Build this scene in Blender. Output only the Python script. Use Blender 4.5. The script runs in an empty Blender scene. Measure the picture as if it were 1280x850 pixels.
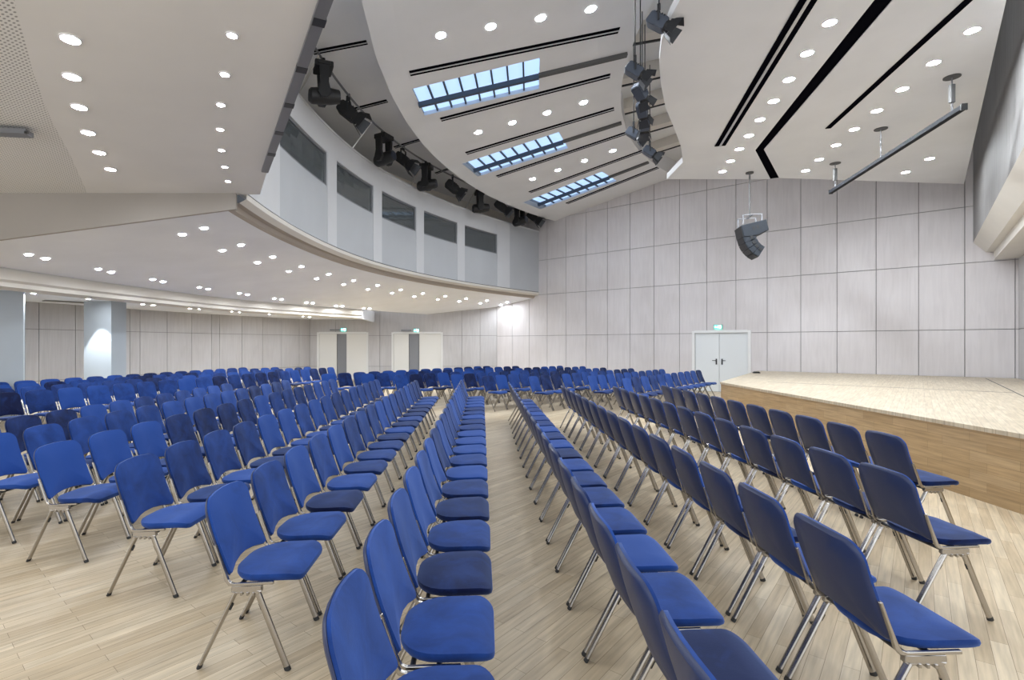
import bpy, bmesh, math, random
from mathutils import Vector, Matrix
from mathutils.geometry import tessellate_polygon
random.seed(7)
S = bpy.context.scene
COL = S.collection
R = math.radians
# ------------------------------------------------------------------ camera facts (1280x850 frame)
CX, FP, HY, EYE = 565.0, 652.0, 431.0, 1.62
W_, H_ = 1280, 850
def ray(u, v): return Vector(((u-CX)/FP, 1.0, (HY-v)/FP))
def PZ(u, v, z):
    r = ray(u, v); t = (z-EYE)/r.z
    return Vector((r.x*t, t, z))
def PY(u, v, y):
    r = ray(u, v); return Vector((r.x*y, y, EYE+r.z*y))
cam_d = bpy.data.cameras.new('camera'); cam = bpy.data.objects.new('camera', cam_d); COL.objects.link(cam)
cam.location = (0, 0, EYE); cam.rotation_euler = (R(90), 0, 0)
cam_d.sensor_width = 36; cam_d.lens = 36*FP/W_
cam_d.shift_x = (W_/2-CX)/W_; cam_d.shift_y = (HY-H_/2)/W_
cam_d.clip_start = .05; cam_d.clip_end = 200
S.camera = cam
# ------------------------------------------------------------------ materials
def mat(name, col, rough=.6, metal=0., spec=.5, emit=None, strength=0., sheen=0.):
    m = bpy.data.materials.new(name); m.use_nodes = True
    b = m.node_tree.nodes['Principled BSDF']
    b.inputs['Base Color'].default_value = (*col, 1); b.inputs['Roughness'].default_value = rough
    b.inputs['Metallic'].default_value = metal; b.inputs['Specular IOR Level'].default_value = spec
    if emit: b.inputs['Emission Color'].default_value = (*emit, 1); b.inputs['Emission Strength'].default_value = strength
    if sheen: b.inputs['Sheen Weight'].default_value = sheen; b.inputs['Sheen Roughness'].default_value = .45
    return m
def nodes(m): return m.node_tree.nodes, m.node_tree.links, m.node_tree.nodes['Principled BSDF']
def ramp(n, stops):
    r = n.new('ShaderNodeValToRGB'); e = r.color_ramp.elements
    while len(e) < len(stops): e.new(.5)
    for i, (p, c) in enumerate(stops): e[i].position = p; e[i].color = (*c, 1)
    return r
def plaster(name, col, rough=.75):
    m = mat(name, col, rough, spec=.25); n, l, b = nodes(m)
    tc = n.new('ShaderNodeTexCoord'); t = n.new('ShaderNodeTexNoise'); t.inputs['Scale'].default_value = .9; t.inputs['Detail'].default_value = 5
    l.new(tc.outputs['Object'], t.inputs['Vector'])
    r = ramp(n, [(.3, tuple(c*.96 for c in col)), (.7, tuple(min(1, c*1.03) for c in col))])
    l.new(t.outputs['Fac'], r.inputs['Fac']); l.new(r.outputs['Color'], b.inputs['Base Color'])
    return m
def planks(name, c1, c2, c3, ang, bw, bh, plane='xy', rough=.42, mortar=.0012, grain=.25):
    m = mat(name, c1, rough, spec=.35); n, l, b = nodes(m)
    tc = n.new('ShaderNodeTexCoord'); vec = tc.outputs['Object']
    if plane == 'xz':
        sp = n.new('ShaderNodeSeparateXYZ'); cb = n.new('ShaderNodeCombineXYZ')
        l.new(vec, sp.inputs[0]); l.new(sp.outputs['X'], cb.inputs['X']); l.new(sp.outputs['Z'], cb.inputs['Y']); vec = cb.outputs[0]
    mp = n.new('ShaderNodeMapping'); mp.inputs['Rotation'].default_value = (0, 0, -ang); l.new(vec, mp.inputs['Vector'])
    # two brick layers with different random blends give many tones of board
    cols = []
    for k, (a, c) in enumerate(((c1, c2), (c3, c1))):
        br = n.new('ShaderNodeTexBrick'); br.offset = .37; br.offset_frequency = 2; br.squash = 1
        br.inputs['Color1'].default_value = (*a, 1); br.inputs['Color2'].default_value = (*c, 1)
        br.inputs['Mortar'].default_value = (*[x*.55 for x in c2], 1)
        br.inputs['Scale'].default_value = 1; br.inputs['Mortar Size'].default_value = mortar; br.inputs['Mortar Smooth'].default_value = .3
        br.inputs['Brick Width'].default_value = bw; br.inputs['Row Height'].default_value = bh; br.inputs['Bias'].default_value = (-.1, .25)[k]
        if k:
            mp2 = n.new('ShaderNodeMapping'); mp2.inputs['Location'].default_value = (bw*32*1., bh*2*57., 0); l.new(mp.outputs[0], mp2.inputs['Vector']); l.new(mp2.outputs[0], br.inputs['Vector'])
        else: l.new(mp.outputs[0], br.inputs['Vector'])
        cols.append(br.outputs['Color'])
    mx = n.new('ShaderNodeMix'); mx.data_type = 'RGBA'; mx.inputs['Factor'].default_value = .5
    l.new(cols[0], mx.inputs[6]); l.new(cols[1], mx.inputs[7])
    st = n.new('ShaderNodeMapping'); st.inputs['Scale'].default_value = (1.6, 26, 1); l.new(mp.outputs[0], st.inputs['Vector'])
    ns = n.new('ShaderNodeTexNoise'); ns.inputs['Scale'].default_value = 1.6; ns.inputs['Detail'].default_value = 6; l.new(st.outputs[0], ns.inputs['Vector'])
    rp = ramp(n, [(.3, (1-grain,)*3), (.65, (1.04,)*3)]); l.new(ns.outputs['Fac'], rp.inputs['Fac'])
    mu = n.new('ShaderNodeMix'); mu.data_type = 'RGBA'; mu.blend_type = 'MULTIPLY'; mu.inputs['Factor'].default_value = 1
    l.new(mx.outputs[2], mu.inputs[6]); l.new(rp.outputs['Color'], mu.inputs[7]); l.new(mu.outputs[2], b.inputs['Base Color'])
    return m
def veneer(name, a, c, rough=.6):
    m = mat(name, a, rough, spec=.3); n, l, b = nodes(m)
    tc = n.new('ShaderNodeTexCoord'); mp = n.new('ShaderNodeMapping'); mp.inputs['Scale'].default_value = (9, 9, .7); l.new(tc.outputs['Object'], mp.inputs['Vector'])
    t = n.new('ShaderNodeTexNoise'); t.inputs['Scale'].default_value = 1.3; t.inputs['Detail'].default_value = 6; t.inputs['Distortion'].default_value = 1.2
    l.new(mp.outputs[0], t.inputs['Vector']); r = ramp(n, [(.32, c), (.62, a)])
    t2 = n.new('ShaderNodeTexNoise'); t2.inputs['Scale'].default_value = .55; l.new(tc.outputs['Object'], t2.inputs['Vector'])
    r2 = ramp(n, [(.35, (.93, .92, .92)), (.65, (1.03, 1.03, 1.04))]); l.new(t2.outputs['Fac'], r2.inputs['Fac'])
    mu = n.new('ShaderNodeMix'); mu.data_type = 'RGBA'; mu.blend_type = 'MULTIPLY'; mu.inputs['Factor'].default_value = 1
    l.new(t.outputs['Fac'], r.inputs['Fac']); l.new(r.outputs['Color'], mu.inputs[6]); l.new(r2.outputs['Color'], mu.inputs[7]); l.new(mu.outputs[2], b.inputs['Base Color'])
    return m
def perforated(name, col, ang):
    m = mat(name, col, .75, spec=.2); n, l, b = nodes(m)
    tc = n.new('ShaderNodeTexCoord'); mp = n.new('ShaderNodeMapping'); mp.inputs['Rotation'].default_value = (0, 0, -ang); l.new(tc.outputs['Object'], mp.inputs['Vector'])
    vm = n.new('ShaderNodeVectorMath'); vm.operation = 'MULTIPLY'; vm.inputs[1].default_value = (1/.05, 1/.028, 0); l.new(mp.outputs[0], vm.inputs[0])
    fr = n.new('ShaderNodeVectorMath'); fr.operation = 'FRACTION'; l.new(vm.outputs[0], fr.inputs[0])
    sb = n.new('ShaderNodeVectorMath'); sb.operation = 'SUBTRACT'; sb.inputs[1].default_value = (.5, .5, 0); l.new(fr.outputs[0], sb.inputs[0])
    ln = n.new('ShaderNodeVectorMath'); ln.operation = 'LENGTH'; l.new(sb.outputs[0], ln.inputs[0])
    r = ramp(n, [(.24, tuple(c*.45 for c in col)), (.30, col)]); l.new(ln.outputs['Value'], r.inputs['Fac']); l.new(r.outputs['Color'], b.inputs['Base Color'])
    return m
def velvet(name, dark, light):
    m = mat(name, light, .8, spec=.15, sheen=.4); n, l, b = nodes(m)
    b.inputs['Sheen Tint'].default_value = (.35, .5, 1, 1)
    oi = n.new('ShaderNodeObjectInfo'); tc = n.new('ShaderNodeTexCoord')
    t = n.new('ShaderNodeTexNoise'); t.inputs['Scale'].default_value = 5.5; t.inputs['Detail'].default_value = 7; t.inputs['Roughness'].default_value = .62; t.inputs['Distortion'].default_value = .8; t.noise_dimensions = '4D'
    l.new(tc.outputs['Object'], t.inputs['Vector'])
    k = n.new('ShaderNodeMath'); k.operation = 'MULTIPLY'; k.inputs[1].default_value = 40; l.new(oi.outputs['Random'], k.inputs[0]); l.new(k.outputs[0], t.inputs['W'])
    a = n.new('ShaderNodeMath'); a.operation = 'MULTIPLY_ADD'; a.inputs[1].default_value = .85; a.inputs[2].default_value = -.425+.09
    l.new(oi.outputs['Random'], a.inputs[0])
    ad = n.new('ShaderNodeMath'); ad.operation = 'ADD'; l.new(a.outputs[0], ad.inputs[0]); l.new(t.outputs['Fac'], ad.inputs[1])
    r = ramp(n, [(.2, dark), (.82, light)]); l.new(ad.outputs[0], r.inputs['Fac']); l.new(r.outputs['Color'], b.inputs['Base Color'])
    f = n.new('ShaderNodeTexNoise'); f.inputs['Scale'].default_value = 160; l.new(tc.outputs['Object'], f.inputs['Vector'])
    bp = n.new('ShaderNodeBump'); bp.inputs['Strength'].default_value = .12; bp.inputs['Distance'].default_value = .002
    l.new(f.outputs['Fac'], bp.inputs['Height']); l.new(bp.outputs[0], b.inputs['Normal'])
    return m
GANG = math.atan2(.745, .667)
M = dict(
    floor=planks('oak_floor', (.585, .475, .325), (.38, .28, .165), (.76, .665, .50), GANG, .82, .072),
    stage_top=planks('oak_stage', (.57, .49, .37), (.46, .375, .265), (.65, .575, .45), GANG, .6, .072),
    stage_face=planks('oak_stage_face', (.50, .35, .19), (.36, .24, .12), (.60, .45, .275), 0, .55, .10, 'xz', .38),
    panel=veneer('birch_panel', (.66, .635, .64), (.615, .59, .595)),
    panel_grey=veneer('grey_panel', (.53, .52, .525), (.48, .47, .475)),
    gap=mat('panel_gap', (.26, .25, .25), .9),
    ceil=plaster('white_ceiling', (.77, .775, .785)),
    ceil_under=plaster('white_soffit', (.86, .88, .93)),
    ceil_near=plaster('warm_soffit', (.76, .75, .74)),
    perf=perforated('perforated_board', (.75, .74, .725), R(-28)),
    fascia=plaster('taupe_fascia', (.36, .33, .30)),
    cream=plaster('cream_trim', (.72, .69, .64)),
    white=plaster('white_paint', (.80, .80, .79)),
    groove=plaster('taupe_groove', (.42, .37, .32)),
    para=plaster('parapet_panel', (.50, .52, .545)),
    post=plaster('parapet_post', (.64, .65, .67)),
    pillar=plaster('grey_pillar', (.43, .475, .52)),
    gallery=veneer('gallery_face', (.25, .245, .24), (.20, .195, .19)),
    door=mat('door_white', (.70, .73, .745), .45), doorfar=mat('door_cream', (.74, .735, .71), .5),
    doorgap=mat('door_grey', (.23, .24, .265), .6), frame=mat('door_frame', (.74, .745, .74), .45),
    batten=mat('batten_paint', (.022, .023, .028), .7, spec=.1), black=mat('black_paint', (.012, .012, .013), .5), slot=mat('slot_shade', (.004, .004, .006), .9, spec=0.), slotrib=mat('slot_rib', (.55, .55, .57), .4, .6),
    dark=mat('dark_metal', (.045, .047, .052), .42, .6), grey=mat('grey_metal', (.22, .225, .24), .45, .5),
    trackgrey=mat('track_grey', (.10, .10, .10), .7), midgrey=mat('mid_grey', (.30, .29, .28), .7), spk=mat('speaker_grey', (.022, .028, .038), .5, spec=.3), lens_dark=mat('lamp_lens', (.03, .035, .05), .1),
    steel=mat('bright_steel', (.62, .61, .59), .28, 1.), blackrub=mat('black_rubber', (.02, .02, .02), .7),
    chrome=mat('chrome', (.44, .42, .395), .24, 1.),
    shell=mat('blue_shell', (.022, .034, .092), .38, spec=.4),
    velvet=velvet('blue_velvet', (.0018, .005, .035), (.012, .05, .235)),
    sheet=mat('beige_board', (.66, .62, .56), .8),
    green=mat('exit_green', (.0, .35, .22), .5, emit=(.1, .95, .7), strength=1.2), greenw=mat('exit_white', (.9, 1, .95), .5, emit=(.85, 1, .95), strength=2.5),
    sky=mat('sky_glass', (.5, .7, .95), .3, emit=(.46, .68, 1.), strength=.33), mullion=mat('mullion', (.035, .055, .09), .5),
    skyside=mat('skylight_side', (.62, .70, .82), .7),
    lamp=mat('lamp', (1, 1, 1), .5, emit=(.90, .95, 1.), strength=195.),
    lamp_near=mat('lamp_near', (1, 1, 1), .5, emit=(.90, .95, 1.), strength=85.),
    lamp_low=mat('lamp_low', (1, 1, 1), .5, emit=(.90, .95, 1.), strength=250.),
    ring=mat('lamp_ring', (.8, .8, .8), .4), booth=mat('booth_inside', (.16, .17, .18), .8),
)
g = bpy.data.materials.new('booth_glass'); g.use_nodes = True
gb = g.node_tree.nodes['Principled BSDF']; gb.inputs['Base Color'].default_value = (.32, .36, .38, 1); gb.inputs['Roughness'].default_value = .04
gb.inputs['Transmission Weight'].default_value = .75; gb.inputs['IOR'].default_value = 1.45
M['glass'] = g
# ------------------------------------------------------------------ mesh helpers
def new_mesh(name, bm, mats, smooth=False):
    bmesh.ops.recalc_face_normals(bm, faces=bm.faces[:]) if bm.faces else None
    me = bpy.data.meshes.new(name); bm.to_mesh(me); bm.free()
    for m in (mats if isinstance(mats, (list, tuple)) else [mats]): me.materials.append(m)
    if smooth:
        for p in me.polygons: p.use_smooth = True
        try: me.set_sharp_from_angle(angle=R(38))
        except Exception: pass
    return me
def tag(o, label=None, cat=None, group=None, kind=None):
    if label: o['label'] = label
    if cat: o['category'] = cat
    if group: o['group'] = group
    if kind: o['kind'] = kind
    return o
def obj(name, bm, mats, parent=None, label=None, cat=None, group=None, kind=None, smooth=False, loc=None, rotz=0):
    me = bm if isinstance(bm, bpy.types.Mesh) else new_mesh(name, bm, mats, smooth)
    o = bpy.data.objects.new(name, me); COL.objects.link(o)
    if parent: o.parent = parent
    if loc is not None: o.location = loc
    o.rotation_euler = (0, 0, rotz)
    return tag(o, label, cat, group, kind)
def empty(name, loc, rotz=0, label=None, cat=None, group=None, kind=None):
    o = bpy.data.objects.new(name, None); COL.objects.link(o); o.location = loc; o.rotation_euler = (0, 0, rotz); o.empty_display_size = .1
    return tag(o, label, cat, group, kind)
def struct(name, bm, mats, parent=None, **k):
    return obj(name, bm, mats, parent, kind=None if parent else 'structure', **k)
def box(bm, x0, x1, y0, y1, z0, z1, mi=0, T=None):
    vs = [bm.verts.new((x, y, z)) for x in (x0, x1) for y in (y0, y1) for z in (z0, z1)]
    if T is not None:
        for v in vs: v.co = T @ v.co
    for f in ((0, 1, 3, 2), (4, 6, 7, 5), (0, 4, 5, 1), (2, 3, 7, 6), (0, 2, 6, 4), (1, 5, 7, 3)):
        bm.faces.new([vs[i] for i in f]).material_index = mi
    return vs
def bar(bm, a, b, w, h, up=(0, 0, 1), mi=0):
    a, b = Vector(a), Vector(b); d = (b-a).normalized(); s = d.cross(Vector(up))
    if s.length < 1e-4: s = d.cross(Vector((1, 0, 0)))
    s.normalize(); n = s.cross(d)
    vs = [bm.verts.new(p+s*i*w/2+n*j*h/2) for p in (a, b) for (i, j) in ((-1, -1), (1, -1), (1, 1), (-1, 1))]
    for f in ((0, 1, 2, 3), (7, 6, 5, 4), (0, 4, 5, 1), (1, 5, 6, 2), (2, 6, 7, 3), (3, 7, 4, 0)): bm.faces.new([vs[i] for i in f]).material_index = mi
def tube(bm, pts, r, seg=10, mi=0, caps=True, rx=None):
    pts = [Vector(p) for p in pts]; rings = []; rr = r if isinstance(r, (list, tuple)) else [r]*len(pts)
    ref = None
    for i, p in enumerate(pts):
        d = (pts[min(i+1, len(pts)-1)]-pts[max(i-1, 0)]).normalized()
        if ref is None: ref = Vector((0, 0, 1)) if abs(d.z) < .9 else Vector((0, 1, 0))
        s = d.cross(ref).normalized(); n = s.cross(d)
        k = (rx or 1)
        rings.append([bm.verts.new(p+s*math.cos(a)*rr[i]*k+n*math.sin(a)*rr[i]) for a in [2*math.pi*j/seg for j in range(seg)]])
    for a, b in zip(rings, rings[1:]):
        for j in range(seg): bm.faces.new((a[j], a[(j+1) % seg], b[(j+1) % seg], b[j])).material_index = mi
    if caps:
        bm.faces.new(rings[0][::-1]).material_index = mi; bm.faces.new(rings[-1]).material_index = mi
def prism(bm, poly, z0, z1, mi=0, top=True):
    """vertical extrusion of a plan polygon"""
    lo = [bm.verts.new((p[0], p[1], z0)) for p in poly]; hi = [bm.verts.new((p[0], p[1], z1)) for p in poly]
    n = len(poly)
    for i in range(n): bm.faces.new((lo[i], lo[(i+1) % n], hi[(i+1) % n], hi[i])).material_index = mi
    for t in tessellate_polygon([[Vector((p[0], p[1], 0)) for p in poly]]):
        bm.faces.new([lo[i] for i in t]).material_index = mi
        if top: bm.faces.new([hi[i] for i in t]).material_index = mi
def extr(bm, poly, T, w, mi=0):
    """polygon in local (x, z), extruded from -w/2 to w/2 along local y, placed by matrix T"""
    a = [bm.verts.new(T @ Vector((x, -w/2, z))) for x, z in poly]; b = [bm.verts.new(T @ Vector((x, w/2, z))) for x, z in poly]; n = len(poly)
    for i in range(n): bm.faces.new((a[i], a[(i+1) % n], b[(i+1) % n], b[i])).material_index = mi
    for t in tessellate_polygon([[Vector((x, z, 0)) for x, z in poly]]):
        bm.faces.new([a[i] for i in t]).material_index = mi; bm.faces.new([b[i] for i in t]).material_index = mi
def B(): return bmesh.new()
ORD = ['zeroth', 'first', 'second', 'third', 'fourth', 'fifth', 'sixth', 'seventh', 'eighth', 'ninth', 'tenth', 'eleventh', 'twelfth', 'thirteenth', 'fourteenth',
       'fifteenth', 'sixteenth', 'seventeenth', 'eighteenth', 'nineteenth', 'twentieth', 'twenty-first', 'twenty-second', 'twenty-third', 'twenty-fourth']
# ------------------------------------------------------------------ main plan
C = Vector((16.75, 8.886, 0))                       # centre of the fan: every arc and radial line refers to it
CA, CS = 9.866, .1634                               # hall ceiling is a shallow cone, z = CA - CS * r
def pol(phi, r, z=0.): return Vector((C.x-r*math.cos(phi), C.y+r*math.sin(phi), z))
def topol(p): return math.atan2(p.y-C.y, C.x-p.x), math.hypot(p.x-C.x, p.y-C.y)
def solve(u, v, zf):
    """point where the sight line meets the surface z = zf(point)"""
    r = ray(u, v); prev = None; t = 1.
    while t < 45:
        p = Vector((r.x*t, t, EYE+r.z*t)); d = p.z-zf(p)
        if prev is not None and prev[1] < 0 <= d:
            lo, hi = prev[0], t
            for _ in range(30):
                m = (lo+hi)/2; q = Vector((r.x*m, m, EYE+r.z*m))
                if q.z-zf(q) < 0: lo = m
                else: hi = m
            return Vector((r.x*lo, lo, EYE+r.z*lo))
        prev = (t, d); t += .05
    return None
cone = lambda p: CA-CS*math.hypot(p.x-C.x, p.y-C.y)
def zc(r): return CA-CS*r
# oblique stage wall
KW = .05566
def WALL(u, z=0.):
    y = FP*EYE/(KW*(u+163)); return Vector(((u-CX)/FP*y, y, z))
WA, WB = WALL(621), WALL(1273)
wdir = (WB-WA).normalized(); gdir = Vector((-wdir.y, wdir.x, 0)) if wdir.x < 0 else Vector((-wdir.y, wdir.x, 0))
if gdir.y < 0: gdir = -gdir                                       # gdir: square to the stage wall, pointing away from the camera
# ------------------------------------------------------------------ floor
bm = B(); box(bm, -15, 16, -3, 26.5, -.1, 0); struct('floor', bm, M['floor'])
# ------------------------------------------------------------------ panelled walls
def rsub(rects, h):
    out = []
    for (x0, x1, z0, z1) in rects:
        a0, a1, b0, b1 = max(x0, h[0]), min(x1, h[1]), max(z0, h[2]), min(z1, h[3])
        if a0 >= a1 or b0 >= b1: out.append((x0, x1, z0, z1)); continue
        if x0 < a0: out.append((x0, a0, z0, z1))
        if a1 < x1: out.append((a1, x1, z0, z1))
        if z0 < b0: out.append((a0, a1, z0, b0))
        if b1 < z1: out.append((a0, a1, b1, z1))
    return out
def panel_wall(name, p0, p1, zs, xs, holes, m, gap=.017):
    """panels on a dark ground; local x runs p0 -> p1, the room is on the local -y side"""
    L = (p1-p0).length; ang = math.atan2(p1.y-p0.y, p1.x-p0.x); bm = B()
    back = [(-.12, L+.12, 0, zs[-1])]
    for h in holes: back = rsub(back, h)
    for (x0, x1, z0, z1) in back: box(bm, x0, x1, .03, .2, z0, z1, 1)
    xx = [0]+[x for x in xs if .05 < x < L-.05]+[L]; zz = [0]+list(zs)
    for x0, x1 in zip(xx, xx[1:]):
        for z0, z1 in zip(zz, zz[1:]):
            c = [(x0+gap/2, x1-gap/2, z0+gap/2, z1-gap/2)]
            for h in holes: c = rsub(c, h)
            for q in c: box(bm, q[0], q[1], 0, .035, q[2], q[3], 0)
    return struct(name, bm, [m, M['gap']], loc=p0, rotz=ang)
Lw = (WB-WA).length
pw = (WALL(1001)-WALL(959)).length
x959 = (WALL(959)-WA).length
xs = [x959+pw*i for i in range(-13, 12)]
dx0, dx1 = (WALL(866)-WA).length, (WALL(938)-WA).length
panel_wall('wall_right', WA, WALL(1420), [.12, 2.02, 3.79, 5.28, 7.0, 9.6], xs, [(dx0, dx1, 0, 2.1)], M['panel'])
# far wall, frontal
YF = WA.y
fx = [PY(u, 431, YF).x for u in (262, 310, 340, 397, 460, 490, 553, 575, 600)]
d1 = (PY(397, 431, YF).x, PY(460, 431, YF).x); d2 = (PY(490, 431, YF).x, PY(553, 431, YF).x)
F0 = Vector((-6.6, YF, 0)); hz = 2.2
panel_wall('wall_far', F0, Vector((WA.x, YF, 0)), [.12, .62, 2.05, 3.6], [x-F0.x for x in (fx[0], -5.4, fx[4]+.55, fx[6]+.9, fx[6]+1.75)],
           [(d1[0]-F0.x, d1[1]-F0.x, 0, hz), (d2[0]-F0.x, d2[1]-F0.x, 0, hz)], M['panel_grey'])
lw = [Vector(p) for p in ((-13.4, 10.2, 0), (-11.5, 14.05, 0), (-10.5, 17, 0), (-9.2, 19.95, 0), (-6.6, YF, 0))]
for i, (a, b) in enumerate(zip(lw, lw[1:])):
    L = (b-a).length
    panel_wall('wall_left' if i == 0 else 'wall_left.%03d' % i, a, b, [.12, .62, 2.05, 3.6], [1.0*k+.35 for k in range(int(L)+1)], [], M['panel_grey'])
# unseen roof slab over the ceilings, added to keep world light from leaking in
bm = B(); prism(bm, [(-16, -3.2), (17, -3.2), (17, 27), (-16, 27)], 9.7, 9.8); struct('ceiling', bm, M['ceil'])
# ------------------------------------------------------------------ doors
def lever(parent, x, y, z, s):
    bm = B(); box(bm, x-.022, x+.022, y-.012, y, z-.11, z+.09); tube(bm, [(x, y-.01, z+.03), (x, y-.055, z+.03), (x+s*.12, y-.055, z+.03)], .011, 8)
    obj('door_handle', bm, M['dark'], parent)
def make_door(n, p0, ang, w, h, leaves, mleaf, mframe):
    root = empty('door_%d' % n, p0, ang, kind='structure')
    bm = B(); t = .07
    for (x0, x1, z0, z1) in ((-.02, t, 0, h), (w-t, w+.02, 0, h), (t, w-t, h-t, h+.02)): box(bm, x0, x1, -.03, .12, z0, z1)
    obj('door_frame', bm, mframe, root)
    for (x0, x1, m, y) in leaves:
        bm = B(); box(bm, x0+.006, x1-.006, y, y+.045, .01, h-t-.006)
        obj('door_leaf', bm, m, root)
    bm = B(); box(bm, .0, w, .13, .19, 0, h); obj('door_backing', bm, M['gap'], root)
    return root
ang_w = math.atan2(wdir.y, wdir.x); DW = dx1-dx0
d = make_door(1, WA+wdir*dx0, ang_w, DW, 2.1, [(.07, DW*.47, M['door'], .04), (DW*.47, DW-.07, M['door'], .04)], M['door'], M['frame'])
lever(d, DW*.47-.09, .04, 1.05, -1); lever(d, DW*.47+.09, .04, 1.05, 1)
for k, (a, b) in enumerate((d1, d2)):
    w = b-a; s = (.38, .335)[k]; e = (.57, .54)[k]
    d = make_door(2+k, Vector((a, YF, 0)), 0, w, hz, [(.07, w*s, M['doorfar'], .03), (w*s, w*e, M['doorgap'], .10), (w*e, w-.07, M['doorfar'], .03)], M['doorfar'], M['frame'])
# exit signs
def exit_sign(p, ang, lab):
    root = empty('exit_sign', p, ang, lab, 'exit sign', 'exit signs')
    bm = B(); box(bm, -.19, .19, -.06, 0, 0, .2); obj('sign_panel', bm, M['green'], root)
    bm = B(); box(bm, -.22, -.19, -.065, .0, -.01, .21); box(bm, .19, .22, -.065, 0, -.01, .21); box(bm, -.22, .22, -.065, 0, .2, .225); obj('sign_frame', bm, M['grey'], root)
    bm = B(); y = -.062
    box(bm, .06, .15, y-.003, y+.002, .03, .17)                                      # doorway
    box(bm, -.155, -.08, y-.003, y+.002, .085, .115)                                  # arrow
    for s in (1, -1): bar(bm, (-.165, y, .1), (-.125, y, .1+s*.045), .005, .022, (0, 1, 0))
    # running figure
    tube(bm, [(.01, y, .158), (.01, y-.003, .158)], .017, 10); bar(bm, (.004, y, .14), (-.02, y, .09), .005, .03, (0, 1, 0))
    for a, b_ in (((-.02, .09), (.015, .06)), ((.015, .06), (.0, .03)), ((-.02, .09), (-.05, .055)), ((0, .13), (.04, .115)), ((0, .13), (-.045, .12))): bar(bm, (a[0], y, a[1]), (b_[0], y, b_[1]), .005, .014, (0, 1, 0))
    obj('escape_symbol', bm, M['greenw'], root)
    root.scale = (.62, .62, .62)
    return root
exit_sign(WALL(898)+Vector((0, 0, 2.17))-gdir*.01, ang_w, 'small green exit sign above the double door beside the stage')
exit_sign(PY(429.5, 411, YF-.01)-Vector((0, 0, .1)), 0, 'small green exit sign above the far door under the low ceiling end')
exit_sign(PY(520.5, 412, YF-.01)-Vector((0, 0, .1)), 0, 'small green exit sign above the far door nearer the room corner')
for u, v in ((419.5, 412.5), (508.5, 413)):
    bm = B(); p = PY(u, v, YF-.1); box(bm, p.x-.26, p.x+.2, p.y-.06, p.y+.13, p.z-.03, p.z+.03)
    obj('door_closer', bm, M['grey'], label='dark door closer rail over the %s far door' % ('left' if u < 450 else 'right'), cat='door closer')
# ------------------------------------------------------------------ stage
ZS = .77
sA = PZ(900, 477.5, ZS); sB = PZ(1280, 543, ZS)
sdir = (sB-sA).normalized(); sC = sA+sdir*11.5
wA2 = WALL(947); wB2 = WALL(1420)
root = empty('stage', (sA.x, sA.y, 0), 0, 'raised wooden stage with pale plank top and warm oak front', 'stage')
def loc(p): return (p.x-sA.x, p.y-sA.y)
bm = B(); prism(bm, [loc(p) for p in (sA, sC, sC+Vector((8, 0, 0)), wB2-gdir*.05, wA2-gdir*.02)], ZS-.045, ZS)
obj('stage_deck', bm, M['stage_top'], root)
bm = B()
for a, b in ((PZ(960, 477.5, ZS), PZ(1267, 491, ZS)), (PZ(1232, 473, ZS), PZ(1310, 510, ZS))): bar(bm, (a.x-sA.x, a.y-sA.y, ZS+.001), (b.x-sA.x, b.y-sA.y, ZS+.001), .02, .003)
obj('deck_joint', bm, M['trackgrey'], root)
La = (sC-sA).length; bm = B(); box(bm, 0, La, 0.02, .06, 0, ZS-.045)
o = obj('front_panel', bm, M['stage_face'], root, rotz=math.atan2(sdir.y, sdir.x))
bm = B(); Lb = (wA2-sA).length; box(bm, 0, Lb, -.06, -.02, 0, ZS-.045)
o = obj('side_panel', bm, M['stage_face'], root, rotz=math.atan2(wA2.y-sA.y, wA2.x-sA.x))
p = PZ(945.5, 466.5, ZS)
bm = B(); box(bm, -.09, .09, -.05, .05, 0, .03); box(bm, -.06, .06, -.052, .052, .03, .05)
obj('floor_socket', bm, M['dark'], label='small dark floor box on the stage edge near the double door', cat='floor box', loc=p)
# side wall at the stage's far end
we = WALL(1273)
panel_wall('wall_side', we-gdir*.0, we-gdir*10.5, [.12, 2.02, 3.8], [1.15*k for k in range(1, 9)], [], M['panel_grey'])
# ------------------------------------------------------------------ side gallery (upper right)
gw = [(1216.5, 9.6), (1216.5, 4.32), (1232.6, 4.03), (1242, 4.03), (1242.4, 3.82), (1420, 3.82), (1420, 4.2), (1250, 4.4), (1225, 9.6)]
bm = B(); rings = []
for s in (0, -1, -9.5, -11.5):
    rings.append([bm.verts.new(WALL(u, z)+gdir*s) for u, z in gw])
n = len(gw)
for a, b in zip(rings, rings[1:]):
    for i in range(n): bm.faces.new((a[i], a[(i+1) % n], b[(i+1) % n], b[i])).material_index = 0 if i in (0, 7, 8) else 1
bm.faces.new(rings[-1])
struct('wall_gallery', bm, [M['gallery'], M['cream']])
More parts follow.
